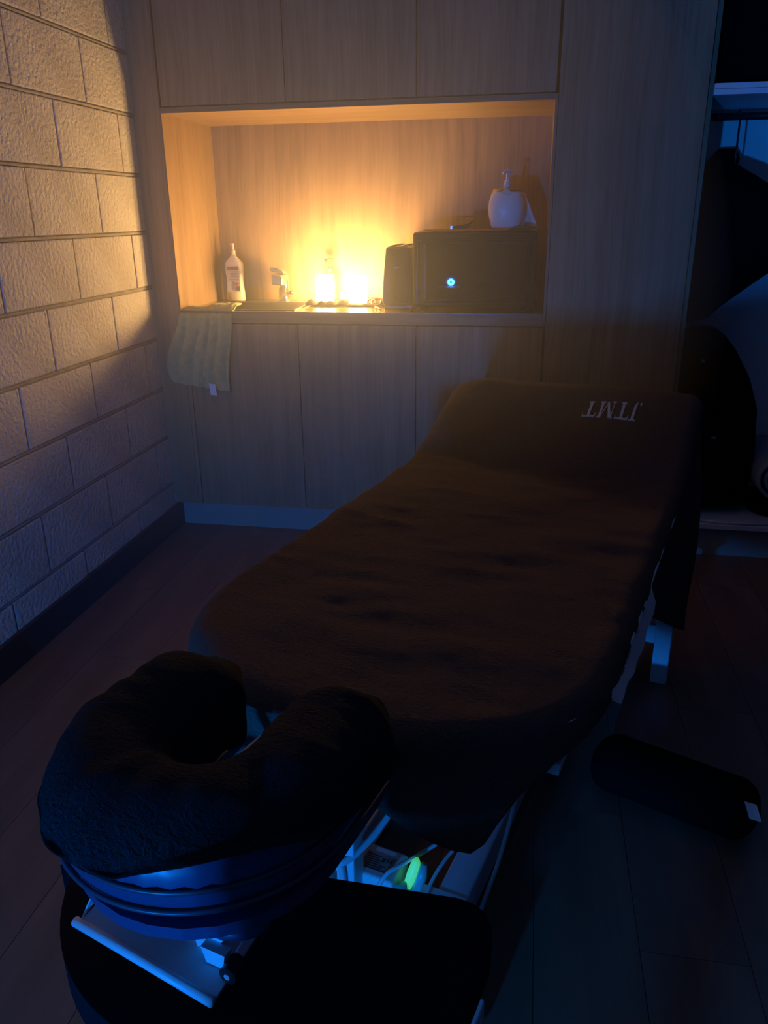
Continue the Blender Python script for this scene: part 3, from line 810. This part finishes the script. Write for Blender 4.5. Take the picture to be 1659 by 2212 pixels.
def lettering():
    u_base, v_right, size_v, size_u = .745, .580, .0350, .056
    x = 0.0
    for ch in 'JTMT':
        polys, adv = letter_polys(ch)
        mb = MB()
        for poly in polys:
            # subdivide each polygon a little so that it lies on the cloth
            pts = [(v_right - (x + a) * size_v, u_base - b_ * size_u) for a, b_ in poly]
            n = len(pts)
            top = [(a, b_, top_z(a, b_) + .0034) for a, b_ in pts]; bot = [(a, b_, top_z(a, b_) + .0002) for a, b_ in pts]
            mb.add(top + bot, [tuple(range(n)), tuple(reversed(range(n, 2 * n)))] + [(i, n + i, n + (i + 1) % n, (i + 1) % n) for i in range(n)])
        tw.part('embroidered_letter', mb, M_letter, parent=cloth, local=True, label='pale embroidered letter ' + ch)
        x += adv + (.10 if ch != 'J' else .02)
lettering()

# white sheet showing along the right edge
def sheet():
    P = rounded_rect(.012, TW - .003, U0 + .012, U1 - .06, .29, .05, .016); Nn = outline_normals(P); n = len(P)
    def fn(i, j):
        p, nr = P[i], Nn[i]
        if j == 0: q = p - nr * .06; return (q.x, q.y, .602)
        if j == 1: q = p - nr * .008; return (q.x, q.y, .602)
        k = (j - 2) / 6
        right = p.x > TW - .08
        dr = .012
        if right and -.44 < p.y < -.05:
            s = (p.y + .44) / .39
            dr = .020 + .032 * (1 - abs(s - .6) * 1.7) + .004 * sin(p.y * 40)
            dr = max(.012, dr)
        out = .001 + (.012 + .0015 * sin(p.y * 55)) * k * (1 if right and -.44 < p.y < -.05 else 0)
        return (p.x + nr.x * out, p.y + nr.y * out, .599 - dr * k)
    mb = MB(); mb.grid(fn, n, 9, closed_u=True)
    t = Thing('under_sheet', 'white sheet edge showing below the brown towel on the right side', 'sheet', TO, TR)
    t.part('cloth', mb, M_sheet, local=True, smooth=True)
sheet()

# ================================================================== face cradle
HC = .665
def hpath(n=80, extra=0.0):
    pts = []
    for i in range(n):
        s = i / (n - 1)
        L1 = .145; La = pi * .105; T = 2 * L1 + La; d = s * T
        if d < L1: p = (.26, -.755 - d, ); t = (0, -1)
        elif d < L1 + La:
            a = pi + (d - L1) / .105; p = (.365 + .105 * cos(a), -.90 + .105 * sin(a)); t = (-sin(a), cos(a))
        else: p = (.47, -.90 + (d - L1 - La)); t = (0, 1)
        pts.append((Vector(p), Vector(t).normalized(), s))
    return pts
HP = hpath()
def hnormal(t): return Vector((t.y, -t.x))       # towards the outside of the horseshoe
def cap(s): 
    e = min(s, 1 - s) / .10
    return math.sqrt(max(0.02, 1 - (1 - min(1, e)) ** 2))
fc = Thing('face_cradle', 'navy vinyl horseshoe face cradle at the head of the massage table', 'face cradle', TO, TR)
NA = 44
def cush(i, j):
    p, t, s = HP[j]; a = 2 * pi * i / NA; nr = hnormal(t); c_ = cap(s)
    ca, sa = cos(a), sin(a); k = (abs(ca) ** 2.7 + abs(sa) ** 2.7) ** (-1 / 2.7)
    w = .062 * k * ca * c_; h = .054 * k * sa * (.35 + .65 * c_)
    if ca > .3 and -.1 < sa < .65 and .25 < s < .75: w += .0022 * cos(s * 2 * pi * 42) * sm(-.05, .25, sa)
    q = p + nr * (w * (1.0 if h > 0 else 1 - .12 * (-h / .054)))
    return (q.x, q.y, HC + h)
mb = MB(); mb.grid(cush, NA, len(HP), closed_u=True); mb.f.append(tuple(range(NA))); mb.f.append(tuple(reversed(range((len(HP) - 1) * NA, len(HP) * NA))))
cushion = fc.part('cushion', mb, M_vinyl, local=True, smooth=True)
for dz, ww in ((.008, .0640), (-.018, .0625)):
    pts = []
    for p, t, s in HP[4:-4]:
        q = p + hnormal(t) * ww * cap(s); pts.append((q.x, q.y, HC + dz))
    fc.part('piping', MB().tube(pts, .0028, 8), M_piping, parent=cushion, local=True, smooth=True)
# base plate under the cushion
bpP = []
for p, t, s in HP[::3]: q = p + hnormal(t) * .048; bpP.append((q.x, q.y))
for p, t, s in reversed(HP[::3]): q = p - hnormal(t) * .045; bpP.append((q.x, q.y))
mb = MB(); n = len(bpP); h = n // 2
vsl = [(a, b_, .596) for a, b_ in bpP] + [(a, b_, .611) for a, b_ in bpP]
fs = []
for i in range(h - 1):
    a, b_, c_, d = i, i + 1, n - 2 - i, n - 1 - i
    fs += [(a, b_, c_, d), (n + d, n + c_, n + b_, n + a), (a, n + a, n + b_, b_), (c_, n + c_, n + d, d)]
mb.add(vsl, fs)
fc.part('base_board', mb, M_vinyl, local=True)
fc.part('lower_pad', MB().lathe([(.036, .580), (.042, .586), (.042, .592), (.036, .597)], 32, (.438, -.985), 1.2, .8), M_vinyl, local=True, smooth=True)
# white folded-steel bracket with rolled lip
zl = .530
plate = MB().add([(.264, -1.027, zl), (.455, -1.042, zl), (.460, -.92, zl + .022), (.274, -.92, zl + .022),
                  (.264, -1.027, zl - .003), (.455, -1.042, zl - .003), (.460, -.92, zl + .019), (.274, -.92, zl + .019)],
                 [(0, 1, 2, 3), (7, 6, 5, 4), (0, 4, 5, 1), (1, 5, 6, 2), (2, 6, 7, 3), (3, 7, 4, 0)])
br = fc.part('bracket_plate', plate, M_white_metal, local=True)
fc.part('rolled_lip', MB().tube([(.260, -1.028, zl + .002), (.36, -1.0355, zl + .002), (.456, -1.043, zl + .002)], .0055, 10), M_white_metal, parent=br, local=True, smooth=True)
fc.part('side_flange', MB().add([(.264, -1.022, zl), (.272, -.94, zl + .037), (.266, -.94, zl + .060), (.264, -.985, zl + .034),
                                 (.262, -1.022, zl), (.270, -.94, zl + .037), (.264, -.94, zl + .060), (.262, -.985, zl + .034)],
                                [(0, 1, 2, 3), (7, 6, 5, 4), (0, 4, 5, 1), (1, 5, 6, 2), (2, 6, 7, 3), (3, 7, 4, 0)]), M_white_metal, parent=br, local=True)
fc.part('clamp_ear', MB().prism([(.405, zl + .004), (.425, zl + .010), (.440, zl + .030), (.400, zl + .030)], -1.00, -.985), M_white_metal, parent=br, local=True)
fc.part('clamp_ear', MB().prism([(.428, zl - .001), (.446, zl + .003), (.450, zl + .026), (.420, zl + .026)], -1.012, -1.000), M_white_metal, parent=br, local=True)
fc.part('locking_knob', MB().tube([(.458, -1.020, zl + .012), (.458, -1.000, zl + .012)], .010, 18), M_black_plastic, parent=br, local=True, smooth=False)
fc.part('knob_cap', MB().tube([(.458, -1.0215, zl + .012), (.458, -1.0195, zl + .012)], .0035, 12), M_white_metal, parent=br, local=True)
for x in (.30, .43):
    fc.part('support_rod', MB().tube([(x, -.97, .590), (x, -.62, .560), (x, -.50, .555)], .009, 10), M_white_metal, local=True, smooth=True)

# towel over the cradle
HEM_T = [(0, .63), (.15, .64), (.25, .66), (.34, .680), (.438, .689), (.485, .692), (.52, .695), (.545, .709), (.571, .718), (.627, .724), (.669, .718), (.717, .700), (.80, .675), (1, .65)]
NP = 34
def htowel(i, j):
    p, t, s = HP2[j]; nr = hnormal(t); c_ = cap2(s); f = i / (NP - 1)
    rw, rh = .070 * (.5 + .5 * c_), .074 * (.45 + .55 * c_)
    lump = .011 * nz(p.x * 13, p.y * 13, f * 2) + .005 * nz(p.x * 38, p.y * 38, f * 5)
    if f < .62:                                     # over the top from the inside to the outside
        a_end = math.asin(max(0.0, min(.95, ((lerp_tab(HEM_T, s) - HC - .004) / rh)))) * .8
        a = pi * 1.12 - (f / .62) * (pi * 1.12 - a_end)
        ca, sa = cos(a), sin(a); k = (abs(ca) ** 2.4 + abs(sa) ** 2.4) ** (-1 / 2.4)
        w = rw * k * ca; z_ = HC + .004 + rh * k * sa
        if sa < 0: w = -rw
        q = p + nr * (w + lump)
        return (q.x, q.y, z_ + lump * .8)
    g = (f - .62) / .38
    zh = lerp_tab(HEM_T, s) + .004 * nz(s * 30, 2.2)
    ae = math.asin(max(0.0, min(.95, ((lerp_tab(HEM_T, s) - HC - .004) / rh)))) * .8
    ca, sa = cos(ae), sin(ae); k = (abs(ca) ** 2.4 + abs(sa) ** 2.4) ** (-1 / 2.4)
    z_s = HC + .004 + rh * k * sa; w_s = rw * k * ca
    zh = min(zh, z_s - .001)
    out = w_s + (rw + .004 - w_s) * sm(0, .6, g) + .004 * nz(s * 22, g * 2, 7) * g
    q = p + nr * (out + lump * (1 - g))
    return (q.x, q.y, z_s + (zh - z_s) * g + lump * .8 * (1 - g))
def cap2(s):
    e = min(s, 1 - s) / .09
    return math.sqrt(max(0.0, 1 - (1 - min(1, e)) ** 2))
HP2 = []
for p, t, s in hpath(110): 
    if s < .001: p = p - t * .022
    if s > .999: p = p + t * .022
    HP2.append((p, t, s))
HP2 = [(HP2[0][0], HP2[0][1], 0.0)] + HP2[1:]
mb = MB(); mb.grid(htowel, NP, len(HP2))
# close the two lobe ends
def end_cap(mb, row, nrow):
    k = row * NP; ids = [k + i for i in range(NP)]
    mb.f.append(tuple(ids if row == 0 else reversed(ids)))
end_cap(mb, 0, 0); end_cap(mb, len(HP2) - 1, 0)
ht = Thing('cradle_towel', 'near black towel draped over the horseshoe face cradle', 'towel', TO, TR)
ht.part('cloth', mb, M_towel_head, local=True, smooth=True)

# ================================================================== under the table
cbx = Thing('control_box', 'white electric control box with rating label under the table', 'control box', (*rot_local((.36, -.40, 0))[:2], 0), TR)
def cpart(name, mb, m, parent=None, **k):
    mb.v = [(p[0] - .36, p[1] + .40, p[2]) for p in mb.v]
    return cbx.part(name, mb, m, parent, local=True, **k)
cb = cpart('case', MB().box((.245, -.482, .0835), (.388, -.405, .130)), M_white_plastic, bevel=.006, seg=3)
cpart('mount_plate', MB().box((.215, -.475, .0823), (.505, -.415, .0834)), M_white_metal)
lb = cpart('rating_label', MB().box((.313, -.467, .1302), (.373, -.426, .1307)), M_label_grey, parent=None)
for k in range(7):
    cpart('print_line', MB().box((.3155 + .001 * (k % 2), -.4645 + k * .0052, .1307), (.352 - .004 * ((k * 3) % 4) + (.016 if k < 3 else 0), -.4630 + k * .0052, .1309)), M_black_plastic, parent=lb)
def stroke_C(cx, cy, r, mid=False):
    pts = [(cx + r * cos(a), cy + r * sin(a), 0.1310) for a in np.linspace(.35 * pi, 1.65 * pi, 14)]
    mb = MB().tube(pts, .0006, 5)
    if mid: mb.tube([(cx - r, cy, 0.1310), (cx + .2 * r, cy, 0.1310)], .0006, 5)
    return mb
cpart('ce_mark', stroke_C(.3605, -.4385, .0030).add(*(lambda m_: (m_.v, m_.f))(stroke_C(.3670, -.4385, .0030, True))), M_black_plastic, parent=lb)
cpart('bin_mark', MB().box((.349, -.4425, .1307), (.3535, -.4355, .1309)).box((.348, -.4350, .1307), (.3545, -.4340, .1309)), M_black_plastic, parent=lb)
cpart('plug_socket', MB().tube([(.268, -.483, .106), (.268, -.500, .106), (.268, -.506, .100)], [.011, .011, .007], 16), M_label_grey, smooth=True)
hs = Thing('indicator_plug', 'translucent plug glowing green beside the control box', 'plug', (*rot_local((.435, -.44, 0))[:2], 0), TR)
def gpart(name, mb, m, **k):
    mb.v = [(p[0] - .435, p[1] + .44, p[2]) for p in mb.v]
    return hs.part(name, mb, m, None, local=True, **k)
gpart('plug_body', MB().tube([(.355, -.480, .099), (.380, -.470, .102), (.405, -.455, .103)], [.011, .013, .013], 14), M_clear, smooth=True)
gpart('lit_tab', MB().tube([(.404, -.452, .102), (.410, -.440, .128), (.414, -.432, .148), (.415, -.430, .154)], [.008, .010, .008, .004], 14), M_green, smooth=True)
gpart('housing', MB().tube([(.421, -.448, .096), (.427, -.437, .125), (.429, -.430, .146)], [.009, .010, .007], 14), M_clear, smooth=True)
def cable(label, pts, r=.0035, m=M_cable):
    # smooth the given local points
    P = [rot_local(p) for p in pts]; out = []
    for i in range(len(P) - 1):
        p0, p1, p2, p3 = P[max(i - 1, 0)], P[i], P[i + 1], P[min(i + 2, len(P) - 1)]
        for k in range(8):
            t = k / 8
            out.append(.5 * ((2 * p1) + (p2 - p0) * t + (2 * p0 - 5 * p1 + 4 * p2 - p3) * t * t + (3 * p1 - p0 - 3 * p2 + p3) * t ** 3))
    out.append(P[-1])
    zmin = min(p.z for p in out)
    o = MB().tube(out, r, 8).build('cable', m, loc=tuple(out[0]), smooth=True)
    tag(o, label, 'cable', 'white cables under the table')
cable('thick white cable looped around the lift post', [(.40, -.10, .40), (.375, -.30, .28), (.35, -.44, .215), (.318, -.523, .19), (.287, -.523, .195), (.281, -.47, .22), (.300, -.523, .205), (.311, -.524, .16), (.311, -.526, .08), (.315, -.56, .006)], .0060)
cable('thin white cable running over the control box to the right rail', [(.352, -.505, .090), (.372, -.474, .137), (.395, -.435, .142), (.435, -.362, .145), (.50, -.25, .18), (.50, .10, .40)], .0040)
cable('white cable curving beside the green plug', [(.440, -.450, .088), (.438, -.42, .095), (.443, -.38, .105), (.455, -.33, .11), (.50, -.22, .12)], .0036)
cable('white cable hanging outside the right base rail', [(.55, -.10, .40), (.542, -.22, .20), (.535, -.30, .10), (.528, -.35, .055), (.520, -.40, .012), (.516, -.46, .006)], .0042)

# ================================================================== floor at the right: black bolster with a tag
def bolster():
    ca = Vector((1.655, -1.37, 0)); cb_ = Vector((1.985, -1.525, 0))
    ax = (cb_ - ca); Lb = ax.length; ax.normalize(); sd = Vector((-ax.y, ax.x, 0))
    t = Thing('bolster', 'black bolster lying on the floor beside the table with white tag', 'bolster', tuple((ca + cb_) / 2))
    mb = MB(); n, m = 32, 40
    def fn(i, j):
        s = j / (m - 1); e = min(s, 1 - s) / .14; k = math.sqrt(max(.01, 1 - (1 - min(1, e)) ** 2))
        a = 2 * pi * i / n; rr_ = (.078 + .004 * nz(s * 5, cos(a) * 2, 3)) * k
        z_ = .058 + .060 * k * sin(a) * (1 if sin(a) > 0 else .95)
        p = ca + ax * (s * Lb) + sd * (rr_ * cos(a)); return (p.x, p.y, max(z_, .001))
    mb.grid(fn, n, m, closed_u=True); mb.f.append(tuple(range(n))); mb.f.append(tuple(reversed(range((m - 1) * n, m * n))))
    t.part('cover', mb, M_black_cloth, smooth=True)
    t.part('care_tag', MB().add([(1.940, -1.552, .116), (1.963, -1.555, .113), (1.966, -1.590, .100), (1.943, -1.588, .104)], [(0, 1, 2, 3)]), M_tag, solid=.001, label='white care tag')
bolster()

# ================================================================== blue ring lamp on a side table, left of the camera
lx, ly, lz = RING_POS
stt = Thing('side_table', 'small dark side table left of the camera carrying the ring lamp', 'table', (lx - .02, ly - .05, 0))
stt.part('table_top', MB().box((lx - .20, ly - .28, lz - .095), (lx + .16, ly + .10, lz - .070)), M_dark_wood, bevel=.004)
for ax_ in (lx - .18, lx + .12):
    for ay in (ly - .26, ly + .06):
        stt.part('leg', MB().box((ax_, ay, 0), (ax_ + .03, ay + .03, lz - .095)), M_dark_wood, bevel=.003)
rl = Thing('ring_lamp', 'black disc lamp with glowing blue ring on the side table', 'lamp', (lx, ly, lz - .070))
rl.part('stand', MB().box((lx - .03, ly - .05, lz - .0695), (lx + .03, ly + .005, lz - .058)), M_black_plastic, bevel=.003)
rl.part('disc', MB().tube([(lx, ly - .03, lz), (lx, ly - .006, lz)], [.060, .058], 40), M_black_plastic)
rl.part('ring', MB().tube([(lx + .038 * cos(a), ly - .006, lz + .038 * sin(a)) for a in np.linspace(0, 2 * pi, 31)[:-1]], .005, 8, closed=True), M_ring, smooth=True, label='glowing blue ring')
rl.part('hub', MB().tube([(lx, ly - .006, lz), (lx, ly + .004, lz)], .024, 28), M_black_plastic)
ld = bpy.data.lights.new('ring_light', 'AREA'); ld.shape = 'DISK'; ld.size = .10; ld.energy = RING_WATTS; ld.color = RING_COL
lo = bpy.data.objects.new('ring_light', ld); COL.objects.link(lo); lo.parent = rl.e
lo.location = (0, .0005, .070); lo.rotation_euler = (R(90), 0, 0)

# unseen padded chair added behind the camera to block the ring lamp
ch = Thing('light_blocker_chair', 'unseen dark padded low chair added behind the camera to block the ring lamp', 'chair', (1.29, -3.36, 0))
ch.part('seat', MB().box((1.03, -3.62, .38), (1.58, -3.06, .50)), M_black_pad, bevel=.03, seg=3)
ch.part('backrest', MB().box((1.03, -3.74, .44), (1.58, -3.625, .70)), M_black_pad, bevel=.03, seg=3)
for x in (1.015, 1.525):
    ch.part('arm_pad', MB().box((x, -3.62, .505), (x + .07, -3.10, .69)), M_black_pad, bevel=.02, seg=3)
for x in (1.05, 1.52):
    for y in (-3.68, -3.12):
        ch.part('leg', MB().box((x, y, 0), (x + .04, y + .04, .385)), M_dark_wood)

# ================================================================== thin scattering volume added to stand in for lens glow around the candles
GLOW_HAZE, GLOW_HAZE_G = 0.16, 0.35
if GLOW_HAZE > 0:
    hm = bpy.data.materials.new('glow_haze'); hm.use_nodes = True
    N, L = hm.node_tree.nodes, hm.node_tree.links
    for n_ in list(N): N.remove(n_)
    out = N.new('ShaderNodeOutputMaterial'); sc_ = N.new('ShaderNodeVolumeScatter')
    sc_.inputs['Color'].default_value = (1, 1, 1, 1); sc_.inputs['Density'].default_value = GLOW_HAZE; sc_.inputs['Anisotropy'].default_value = GLOW_HAZE_G
    L.new(sc_.outputs[0], out.inputs['Volume'])
    prof = [(max(.001, sin(a)), -cos(a)) for a in np.linspace(0, pi, 25)]
    hmb = MB().lathe([(r_, z_ * 1.45 + .92) for r_, z_ in prof], 40, (.66, -.42), 1.36, 1.10)
    hz = hmb.build('glow_haze', hm, loc=(.66, -.42, .92), smooth=True)
    hz['kind'] = 'stuff'; hz['label'] = 'thin scattering volume added to stand in for lens glow around the candles'; hz['category'] = 'glow_haze'
